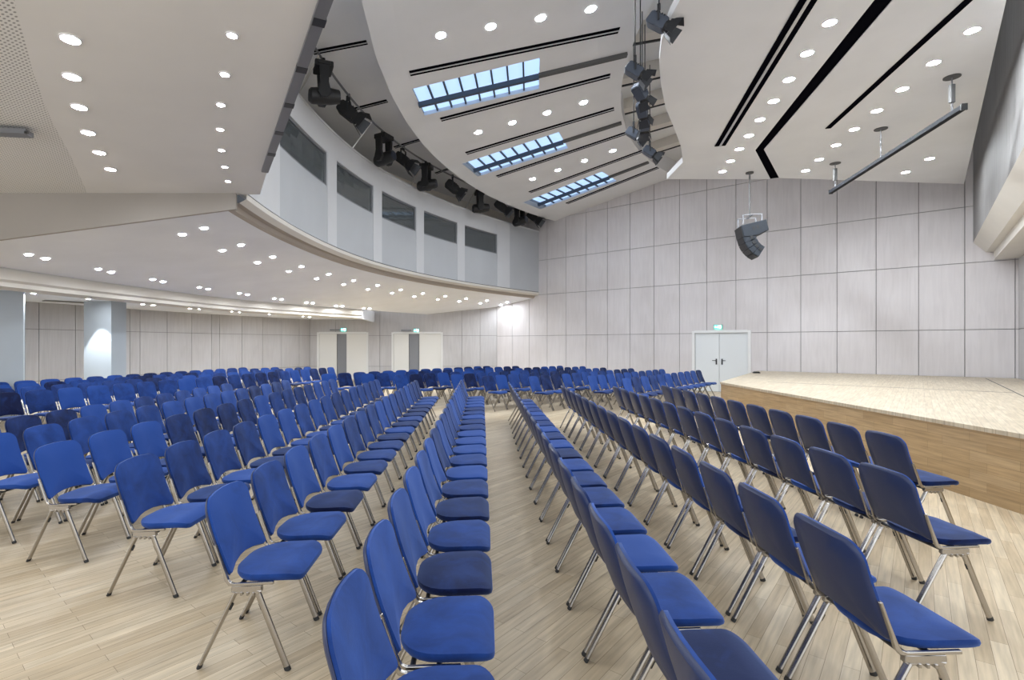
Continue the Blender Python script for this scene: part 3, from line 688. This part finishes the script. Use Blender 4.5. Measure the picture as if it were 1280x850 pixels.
def make_spot(body_mat, scale=1.):
    root = empty('stage_spotlight', (0, 0, 0), 0, 'x', 'stage light', 'spotlights')
    # hangs at origin; lamp axis along local +x, tilted down
    T = Matrix.Translation((0, 0, -.34)) @ Matrix.Rotation(R(38), 4, 'Y')
    bm = B(); n = 8
    prof = [(-.26, -.09), (-.22, -.12), (.12, -.12), (.14, -.11), (.14, .11), (.12, .12), (-.22, .12), (-.26, .09)]
    extr(bm, prof, T, .24); bmesh.ops.bevel(bm, geom=bm.edges[:], offset=.012, segments=1, affect='EDGES'); obj('lamp_housing', bm, body_mat, root)
    bm = B()
    for x in (-.17, -.11, -.05, .01): box(bm, x, x+.025, -.125, .125, .10, .135, 0, T)
    obj('cooling_fin', bm, M['black'], root)
    bm = B(); tube(bm, [T @ Vector((x, 0, 0)) for x in (.13, .2)], .125, 16); obj('lens_tube', bm, M['black'], root)
    bm = B(); tube(bm, [T @ Vector((x, 0, 0)) for x in (.2, .206)], .1, 16); obj('lens', bm, M['lens_dark'], root)
    for k, a in enumerate((0, 90, 180, 270)):
        Rk = T @ Matrix.Rotation(R(a), 4, 'X'); bm = B()
        q = [(.2, -.11, .125), (.2, .11, .125), (.40, .15, .20), (.40, -.15, .20)]
        vs = [bm.verts.new(Rk @ Vector(c)) for c in q]+[bm.verts.new(Rk @ (Vector(c)+Vector((-.002, 0, .008)))) for c in q]
        for f in ((0, 1, 2, 3), (7, 6, 5, 4), (0, 4, 5, 1), (1, 5, 6, 2), (2, 6, 7, 3), (3, 7, 4, 0)): bm.faces.new([vs[i] for i in f])
        obj('barn_door', bm, M['dark'], root)
    bm = B(); bar(bm, (-.02, -.15, -.34), (-.02, -.15, -.06), .012, .04, (1, 0, 0)); bar(bm, (-.02, .15, -.34), (-.02, .15, -.06), .012, .04, (1, 0, 0)); bar(bm, (-.02, -.156, -.06), (-.02, .156, -.06), .04, .012); obj('yoke', bm, M['dark'], root)
    bm = B(); box(bm, -.05, .01, -.03, .03, -.06, .05); tube(bm, [(-.02, -.05, .0), (-.02, .05, .0)], .02, 8); obj('clamp', bm, M['dark'], root)
    return root
mh = make_moving()
for i, (u, sc) in enumerate(((404, 1), (480, 1), (533, 1), (600, 1.), (649.5, 1.))):
    p = phi_pipe(u); L = pol(p, rpipe(p), ZPIPE)
    lab = 'black moving head lamp with arched yoke over the balcony, %s from the camera' % ORD[i+1]
    if i == 0: o = mh; o.location = L; o['label'] = lab
    else: o = dup(mh, L, (0, 0, 0), lab)
    o.rotation_euler = (0, 0, -p+R((25, -15, 10, 40, 0)[i])); o.scale = (1.05,)*3
sp = make_spot(M['black'])
for i, (u, yaw) in enumerate(((437, 8), (505, 0), (566.5, 30), (627, 25), (667, 20))):
    p = phi_pipe(u); L = pol(p, rpipe(p), ZPIPE); lab = 'black spotlight with barn doors between moving heads over the balcony, %s from the camera' % ORD[i+1]
    if i == 0: o = sp; o.location = L; o['label'] = lab; o['group'] = 'black spotlights above the balcony'
    else: o = dup(sp, L, (0, 0, 0), lab)
    o.rotation_euler = (0, 0, -p+R(yaw)); o.scale = (1.1,)*3
for i, (u, v0, v1) in enumerate(((377, 116, 72), (443, 183, 144), (517, 231, 204), (584, 262, 240))):
    p = phi_of(u); a = pol(p, rp(p)+.1, ZT+.03); q = phi_pipe(u+(22 if i < 2 else 12)); b = pol(q, rpipe(q), ZPIPE)
    m_ = (a+b)/2; bm = B(); tube(bm, [a-m_, b-m_], .018, 8); obj('brace_rod', bm, M['steel'], label='slanted steel brace rod from parapet to lighting pipe, %s from the camera' % ORD[i+1], cat='brace', group='brace rods of the lighting pipe', loc=m_)
# crescent lights
sp2 = make_spot(mat('lamp_blue_grey', (.075, .09, .12), .45, .4))
CL = [(825, 8, 0), (795, 72, 10), (801, 100, 60), (803, 124, 80), (806, 142, 100), (793, 154, 0), (813, 178, 10)]
rail = []
for i, (u, v, yaw) in enumerate(CL):
    L = PZ(u, v, 6.1); lab = 'stage spotlight with barn doors hanging in the curved ceiling gap, %s from the top' % ORD[i+1]
    if i == 0: o = sp2; o.location = L; o['label'] = lab; o['group'] = 'spotlights hanging in the curved ceiling gap'
    else: o = dup(sp2, L, (0, 0, 0), lab)
    o.rotation_euler = (0, 0, R(yaw-25))
    o.scale = (.66, .66, .66)
    bm = B(); tube(bm, [(-.02, 0, .03), (-.02, 0, 2.6)], .014, 8); obj('hanger_rod', bm, M['dark'], o)
# ------------------------------------------------------------------ hanging loudspeaker array
top = PZ(937, 215.5, ZP); yl = top.y
zz_ = lambda v: EYE+(HY-v)/FP*yl
root = empty('loudspeaker_array', (top.x, top.y, zz_(288)), R(166), 'dark curved loudspeaker array hanging on a cable before the stage wall', 'loudspeaker')
# local +x is the front; cabinets stack downwards and tilt
Tc = Matrix.Rotation(R(12), 4, 'Y')
bm = B(); extr(bm, [(.24, .13), (.24, -.16), (-.06, -.19), (-.32, -.13), (-.32, .13)], Tc, .56); bmesh.ops.bevel(bm, geom=bm.edges[:], offset=.012, segments=1, affect='EDGES'); obj('bass_cabinet', bm, M['spk'], root)
bm = B(); box(bm, .241, .252, -.26, .26, -.15, .12, 0, Tc); obj('grille', bm, M['black'], root)
for s in (-1, 1):
    bm = B()
    for x in (-.10, -.01): box(bm, x-.028, x+.028, s*.281-.004, s*.281+.004, -.04, .04, 0, Tc)
    obj('handle_recess', bm, M['black'], root)
pos = Vector((.21, 0, -.20))
for k, a in enumerate((16, 27, 40, 54)):
    Tk = Matrix.Translation(pos) @ Matrix.Rotation(R(a), 4, 'Y')
    bm = B(); extr(bm, [(0, 0), (0, -.15), (-.27, -.12), (-.27, -.025)], Tk, .52); bmesh.ops.bevel(bm, geom=bm.edges[:], offset=.008, segments=1, affect='EDGES')
    c = obj('top_cabinet', bm, M['spk'], root)
    bm = B(); box(bm, .001, .01, -.24, .24, -.145, -.005, 0, Tk); obj('grille', bm, M['black'], c)
    bm = B(); box(bm, -.2, -.14, -.275, .275, -.11, -.03, 0, Tk); obj('rigging_link', bm, M['black'], c)
    pos = Tk @ Vector((0, 0, -.155))
bm = B()
for y in (-.22, .22): bar(bm, (.2, y, .12), (.2, y, .34), .02, .03); bar(bm, (-.2, y, .18), (-.2, y, .34), .02, .03); bar(bm, (.22, y, .34), (-.22, y, .34), .03, .02)
bar(bm, (0, -.23, .34), (0, .23, .34), .03, .03); obj('rigging_frame', bm, M['grey'], root)
bm = B(); tube(bm, [(0, 0, .34), (0, 0, top.z-root.location.z)], .02, 8); tube(bm, [(0, 0, top.z-root.location.z-.03), (0, 0, top.z-root.location.z)], .09, 12); obj('suspension_rod', bm, M['trackgrey'], root)
# ------------------------------------------------------------------ hanging pipe with three hoists
ZB = 5.25
b0, b1 = PZ(1038.5, 240, ZB), PZ(1205, 133.5, ZB); m_ = (b0+b1)/2
bm = B(); bar(bm, b0-m_, b1-m_, .085, .085); bmesh.ops.bevel(bm, geom=bm.edges[:], offset=.01, segments=1, affect='EDGES')
o = obj('hanging_batten', bm, M['batten'], label='long dark batten hanging below the canopy on three chains', cat='batten', loc=m_)
for e in (b0, b1):
    bm = B(); dd = (b1-b0).normalized(); bar(bm, e-m_-dd*.01, e-m_+dd*.01, .085, .1); obj('end_cap', bm, M['black'], o)
def chain(bm, z0, z1):
    n = max(2, int((z1-z0)/.05))
    for i in range(n):
        z = z0+(z1-z0)*(i+.5)/n; h = (z1-z0)/n*.62; w = .014
        ax = Vector((1, 0, 0)) if i % 2 else Vector((0, 1, 0))
        pts = [Vector((0, 0, z))+ax*w*math.cos(t)+Vector((0, 0, h*math.sin(t))) for t in [2*math.pi*k/8 for k in range(9)]]
        tube(bm, pts, .0045, 5, caps=False)
for i, (u, v) in enumerate(((1044, 204), (1101, 161), (1190, 96))):
    p = PZ(u, v, ZP); dz = ZB+.045-ZP
    root = empty('chain_hoist', p, 0, 'chain hoist with ceiling plate holding the hanging batten at its %s' % ('end nearest the stage wall', 'middle', 'end nearest the camera')[i], 'chain hoist', 'chain hoists of the hanging batten')
    bm = B(); tube(bm, [(0, 0, 0), (0, 0, -.015)], .11, 20); obj('ceiling_plate', bm, M['trackgrey'], root)
    bm = B(); tube(bm, [(0, 0, -.015), (0, 0, -.12)], .01, 6); chain(bm, dz, dz*.72); 
    if i == 1: chain(bm, dz*.72, -.12)
    tube(bm, [(0, 0, -.01), (0, 0, dz)], .0045, 6); obj('chain', bm, M['grey'], root)
    if i != 1:
        bm = B(); box(bm, -.035, .035, -.03, .03, dz*.74, -.12); bmesh.ops.bevel(bm, geom=bm.edges[:], offset=.008, segments=1, affect='EDGES'); obj('turnbuckle', bm, M['trackgrey'], root)
# ------------------------------------------------------------------ chairs
def superrect(hw, hh, r, n=6):
    """closed outline of a rounded rectangle, corner radii r = (br, tr, tl, bl)"""
    out = []
    for (sx, sy), rad, a0 in (((1, -1), r[0], -90), ((1, 1), r[1], 0), ((-1, 1), r[2], 90), ((-1, -1), r[3], 180)):
        cx_, cy_ = sx*(hw-rad), sy*(hh-rad)
        for i in range(n+1):
            a = R(a0+90*i/n); out.append((cx_+rad*math.cos(a), cy_+rad*math.sin(a)))
    # extra points on the long straight runs so that bends stay smooth
    full = []
    for i, p in enumerate(out):
        q = out[(i+1) % len(out)]; full.append(p); d_ = math.hypot(q[0]-p[0], q[1]-p[1]); k = int(d_/.09)
        for j in range(1, k+1): full.append((p[0]+(q[0]-p[0])*j/(k+1), p[1]+(q[1]-p[1])*j/(k+1)))
    return full
def pad(outline, fmap, t_front, t_back, rings=(1., .93, .75, .4)):
    bm = B()
    def ring(s, t): return [bm.verts.new(fmap(x*s, y*s, t)) for x, y in outline]
    fr = [ring(1., 0)]
    for s in rings: fr.append(ring(s if s < 1 else .985, t_front*(1-s**4)**.5 if s < 1 else t_front*.42))
    bk = []
    if t_back:
        bk = [ring(.985, -t_back*.5), ring(.94, -t_back), ring(.5, -t_back)]
    n = len(outline)
    seq = bk[::-1]+fr
    for a, b in zip(seq, seq[1:]):
        for i in range(n): bm.faces.new((a[i], a[(i+1) % n], b[(i+1) % n], b[i]))
    c = bm.verts.new(fmap(0, 0, t_front)); last = seq[-1]
    for i in range(n): bm.faces.new((last[i], last[(i+1) % n], c))
    c = bm.verts.new(fmap(0, 0, -t_back if t_back else 0)); first = seq[0]
    for i in range(n): bm.faces.new((first[(i+1) % n], first[i], c))
    return bm
LEAN = R(19); BH = .395
def back_map(a, b, t):
    """a across the chair, b along the height (0 at the middle)"""
    h = b+BH/2; q = (a/.225)
    if h < .14: h += .034*(1-q*q)*(1-h/.14)
    top_arch = .018*(1-q*q)*max(0, (h/BH))
    x = -.088-math.sin(LEAN)*h-.012*math.sin(math.pi*h/BH)+.028*q*q+t*math.cos(LEAN)-.014
    z = .452+math.cos(LEAN)*h+t*math.sin(LEAN)+top_arch
    return Vector((x, a, z))
def seat_map(a, b, t):
    """a across, b front-back"""
    q = a/.225; x = .092+b; s = (b+.19)/.38
    z = .447+.022*s-.012*math.sin(math.pi*min(1, max(0, s)))*(1-q*q)
    if s > .8: z -= .03*((s-.8)/.2)**2
    return Vector((x, a, z+t))
CH = {}
def chair_meshes(n, rings):
    o = superrect(.225, BH/2, (.03, .07, .07, .03), n); V = M['velvet']
    d_ = {}
    d_['backrest'] = new_mesh('backrest', pad(o, back_map, .03, 0, rings), V, True)
    d_['back_shell'] = new_mesh('back_shell', pad([(x*1.012, y*1.012) for x, y in o], lambda a, b, t: back_map(a, b, t-.001), .0, .016, (.9,)), M['shell'], True)
    so = [(a, b) for a, b in superrect(.228, .19, (.17, .075, .075, .17), n)]
    d_['seat'] = new_mesh('seat', pad(so, seat_map, .026, .026, rings), V, True)
    return d_
CH['near'] = chair_meshes(6, (1., .93, .75, .4)); CH['far'] = chair_meshes(3, (1., .85, .4))
YFR = .2405
def side_frame_bm(s):
    bm = B(); path = [(.155, .437), (.03, .428), (-.045, .4225), (-.068, .427), (-.082, .445), (-.10, .50), (-.142, .62)]
    wid = .017
    for i in range(len(path)-1):
        a, b = path[i], path[i+1]
    nrm = []
    for i, p in enumerate(path):
        a, b = path[max(0, i-1)], path[min(len(path)-1, i+1)]; dx, dz = b[0]-a[0], b[1]-a[1]; l = math.hypot(dx, dz); nrm.append((-dz/l, dx/l))
    rings = []
    for i, (p, n_) in enumerate(zip(path, nrm)):
        th = .007 if i < len(path)-1 else .005
        if i in (3, 4): th = .010
        rings.append([bm.verts.new((p[0]+n_[0]*k*th, s*YFR+w*wid/2, p[1]+n_[1]*k*th)) for k, w in ((-1, -1), (-1, 1), (1, 1), (1, -1))])
    for a, b in zip(rings, rings[1:]):
        for j in range(4): bm.faces.new((a[j], a[(j+1) % 4], b[(j+1) % 4], b[j]))
    bm.faces.new(rings[0][::-1]); bm.faces.new(rings[-1])
    extr(bm, [(-.055, .418), (.095, .426), (.098, .398), (.082, .380), (.045, .388), (-.005, .386), (-.04, .376), (-.058, .392)], Matrix.Translation((0, s*(YFR-.002), 0)), .026)
    for x in (-.01, .02, .05): box(bm, x, x+.012, s*YFR-.016, s*YFR+.012, .374, .392)
    bmesh.ops.bevel(bm, geom=bm.edges[:], offset=.0022, segments=1, affect='EDGES')
    return bm
def leg_bm(s, front):
    bm = B(); a, b = ((.072, .392), (.222, .012)) if front else ((-.036, .388), (-.222, .012))
    y0, y1 = s*YFR, s*(YFR-.004); d_ = (Vector((b[0], y1, b[1]))-Vector((a[0], y0, a[1])))
    A = Vector((a[0], y0, a[1])); Bq = Vector((b[0], y1, b[1]))
    tube(bm, [A, A+d_*.5, Bq], .0105, 10, 0, True, 1.6)
    tube(bm, [A+d_*.978, A+d_*1.03], .0115, 10, 1, True, 1.55)
    q_ = Vector((-1 if front else 1, 0, 0)); tube(bm, [A+d_*.16+q_*.013, A+d_*.24+q_*.013], .007, 6, 1)
    return bm
for s in (-1, 1):
    CH['side_frame', s] = new_mesh('side_frame', side_frame_bm(s), M['chrome'])
    for fr in (0, 1): CH['leg', s, fr] = new_mesh('leg', leg_bm(s, fr), [M['chrome'], M['blackrub']], True)
    bm = B(); extr(bm, [(.155, .430), (.155, .444), (-.055, .43), (-.135, .62), (-.147, .62), (-.07, .42), (-.05, .38), (.09, .38)], Matrix.Translation((0, s*YFR, 0)), .018)
    for b_ in (.222, -.222): bar(bm, (.03 if b_ > 0 else 0, s*YFR, .39), (b_, s*YFR, 0), .022, .016, (0, 1, 0))
    CH['legs_far', s] = new_mesh('leg_frame', bm, M['chrome'])
bm = B()
for x in (-.03, .07): tube(bm, [(x, -YFR, .405), (x, YFR, .405)], .011, 8)
CH['seat_frame'] = new_mesh('seat_frame', bm, M['dark'], True)
def build_chair(kind):
    root = empty('upholstered_chair', (0, 0, 0), 0, 'x', 'chair', 'x')
    def part(n, me): 
        o = bpy.data.objects.new(n, me); COL.objects.link(o); o.parent = root; return o
    k = 'near' if kind == 'near' else 'far'
    part('seat', CH[k]['seat']); b_ = part('backrest', CH[k]['backrest']); sh = part('back_shell', CH[k]['back_shell']); sh['label'] = 'smooth dull blue shell behind the backrest'
    if kind == 'near':
        part('seat_frame', CH['seat_frame'])
        for s in (-1, 1):
            part('side_frame', CH['side_frame', s])
            for fr in (0, 1): part('leg', CH['leg', s, fr])
    else:
        for s in (-1, 1): part('leg_frame', CH['legs_far', s])
    return root
PROTO = {'near': build_chair('near'), 'far': build_chair('far')}; used = {'near': False, 'far': False}
NCH = [0]
def place_chair(p, yaw, kind, label, group):
    o = PROTO[kind]
    if used[kind]: o = dup(o, p, (0, 0, 0), label)
    used[kind] = True
    o.location = p; o.rotation_euler = (0, 0, yaw); o['label'] = label; o['group'] = group; NCH[0] += 1
    return o
ZTOP, BX = .845, -.225
PITCH = .511
def row(px0, px1, what, group, kind='near', n=None, jit=.6, split=99):
    a, b = PZ(*px0, ZTOP), PZ(*px1, ZTOP); d_ = b-a; d_.z = 0
    f = Vector((d_.y, -d_.x, 0)).normalized(); yaw = math.atan2(f.y, f.x)
    n = n or int(d_.length/PITCH)+1
    for i in range(n):
        p = a+d_*(i/(n-1))-f*BX; p.z = 0
        place_chair(p, yaw+R(random.uniform(-jit, jit)), 'near' if (kind == 'near' and i < split) else 'far', 'blue chair, %s from the near end of %s' % (ORD[i+1], what), group)
LB = [((424, 734), (576.5, 475), 'the first row left of the centre aisle'), ((278, 608), (518.8, 475.3), 'the second row left of the centre aisle'),
      ((167, 571), (469.4, 474.5), 'the third row left of the centre aisle'), ((68, 553), (413.5, 474), 'the fourth row left of the centre aisle'),
      ((-14, 543), (355, 475.3), 'the fifth row left of the centre aisle'), ((-32, 529), (281, 479.5), 'the sixth row left of the centre aisle')]
for a, b, w in LB: row(a, b, w, 'blue chairs in '+w, split=16)
RB = [((852, 797), (636, 477.6), 'the first row right of the centre aisle'), ((1023, 653), (702.4, 482), 'the second row right of the centre aisle'),
      ((1100, 583), (768.8, 483), 'the third row right of the centre aisle'), ((1101, 540), (830.6, 481.8), 'the row running beside the stage front')]
for a, b, w in RB: row(a, b, w, 'blue chairs in '+w, split=16)
# left fan block: rows behind row six
t = Vector((math.sin(R(17.7)), math.cos(R(17.7)), 0)); nf = Vector((t.y, -t.x, 0)); yaw = math.atan2(nf.y, nf.x)
LF = [('first', -9.52, 16.2), ('second', -10.45, 16.2), ('third', -11.4, 15.6), ('fourth', -12.3, 15)]
for nm, off, s1 in LF:
    i = 0; s = 3.2
    while s < s1 and i < 24:
        p = nf*off+t*s-nf*BX; s += .53
        if p.y < 3 or CX+FP*p.x/p.y < -25 or p.y > 19.6: continue
        if any((b_-a_).normalized().cross(Vector((p.x, p.y, 0))-a_).z > -.45 for a_, b_ in zip(lw, lw[1:]) if min(a_.y, b_.y)-.5 < p.y < max(a_.y, b_.y)+.5): continue
        i += 1
        place_chair(Vector((p.x, p.y, 0)), yaw+R(random.uniform(-1.5, 1.5)), 'far', 'blue chair, %s from the near end of the %s slanted row by the left wall' % (ORD[i], nm), 'blue chairs in the %s slanted row by the left wall' % nm)
# rear block, turned towards the stage, rows square to the stage wall
RBK = [('first', -5.13, 11.7, 17.2, 42), ('second', -6.2, 12.1, 17.2, 42), ('third', -7.15, 10.9, 17.0, 42), ('fourth', -8.1, 10.3, 17.0, 42), ('fifth', -9.15, 10.3, 17.2, 42), ('sixth', -10.0, 9.1, 17.2, 42), ('seventh', -11.1, 8.9, 16.2, 40), ('eighth', -11.9, 8.2, 15.6, 38)]
for nm, off, s0, s1, ad in RBK:
    t = Vector((.669, .743, 0)); nf = Vector((.743, -.669, 0)); yaw = math.atan2(nf.y, nf.x)
    n = int((s1-s0)/.53)+1
    for i in range(n):
        p = nf*off+t*(s0+.53*i)-nf*BX
        if p.y > YF-1.2: break
        place_chair(Vector((p.x, p.y, 0)), yaw+R(random.uniform(-1.5, 1.5)), 'far', 'blue chair, %s from the near end of the %s rear row counted from the stage' % (ORD[i+1], nm), 'blue chairs in the %s rear row' % nm)
# ------------------------------------------------------------------ light
w = bpy.data.worlds.new('world'); S.world = w; w.use_nodes = True
w.node_tree.nodes['Background'].inputs[0].default_value = (.92, .955, 1, 1); w.node_tree.nodes['Background'].inputs[1].default_value = .72
q = PZ(110.5, 373.2, ZL)
ld = bpy.data.lights.new('pillar_spot', 'SPOT'); ld.energy = 130; ld.spot_size = R(62); ld.spot_blend = .12; ld.shadow_soft_size = .04; ld.color = (.9, .96, 1)
lo_ = bpy.data.objects.new('pillar_spot', ld); COL.objects.link(lo_); lo_.location = (-9.47, 13.55, ZL-.05); lo_.rotation_euler = (0, 0, 0)
S.view_settings.view_transform = 'Standard'; S.view_settings.look = 'None'; S.view_settings.gamma = 1; S.view_settings.use_curve_mapping = False
S.view_settings.exposure = 1.52
try:
    S.cycles.use_denoising = True; S.cycles.max_bounces = 7; S.cycles.diffuse_bounces = 4; S.cycles.glossy_bounces = 3; S.cycles.transmission_bounces = 4
    S.cycles.sample_clamp_indirect = 6; S.cycles.use_light_tree = True
except Exception as e: print(e)
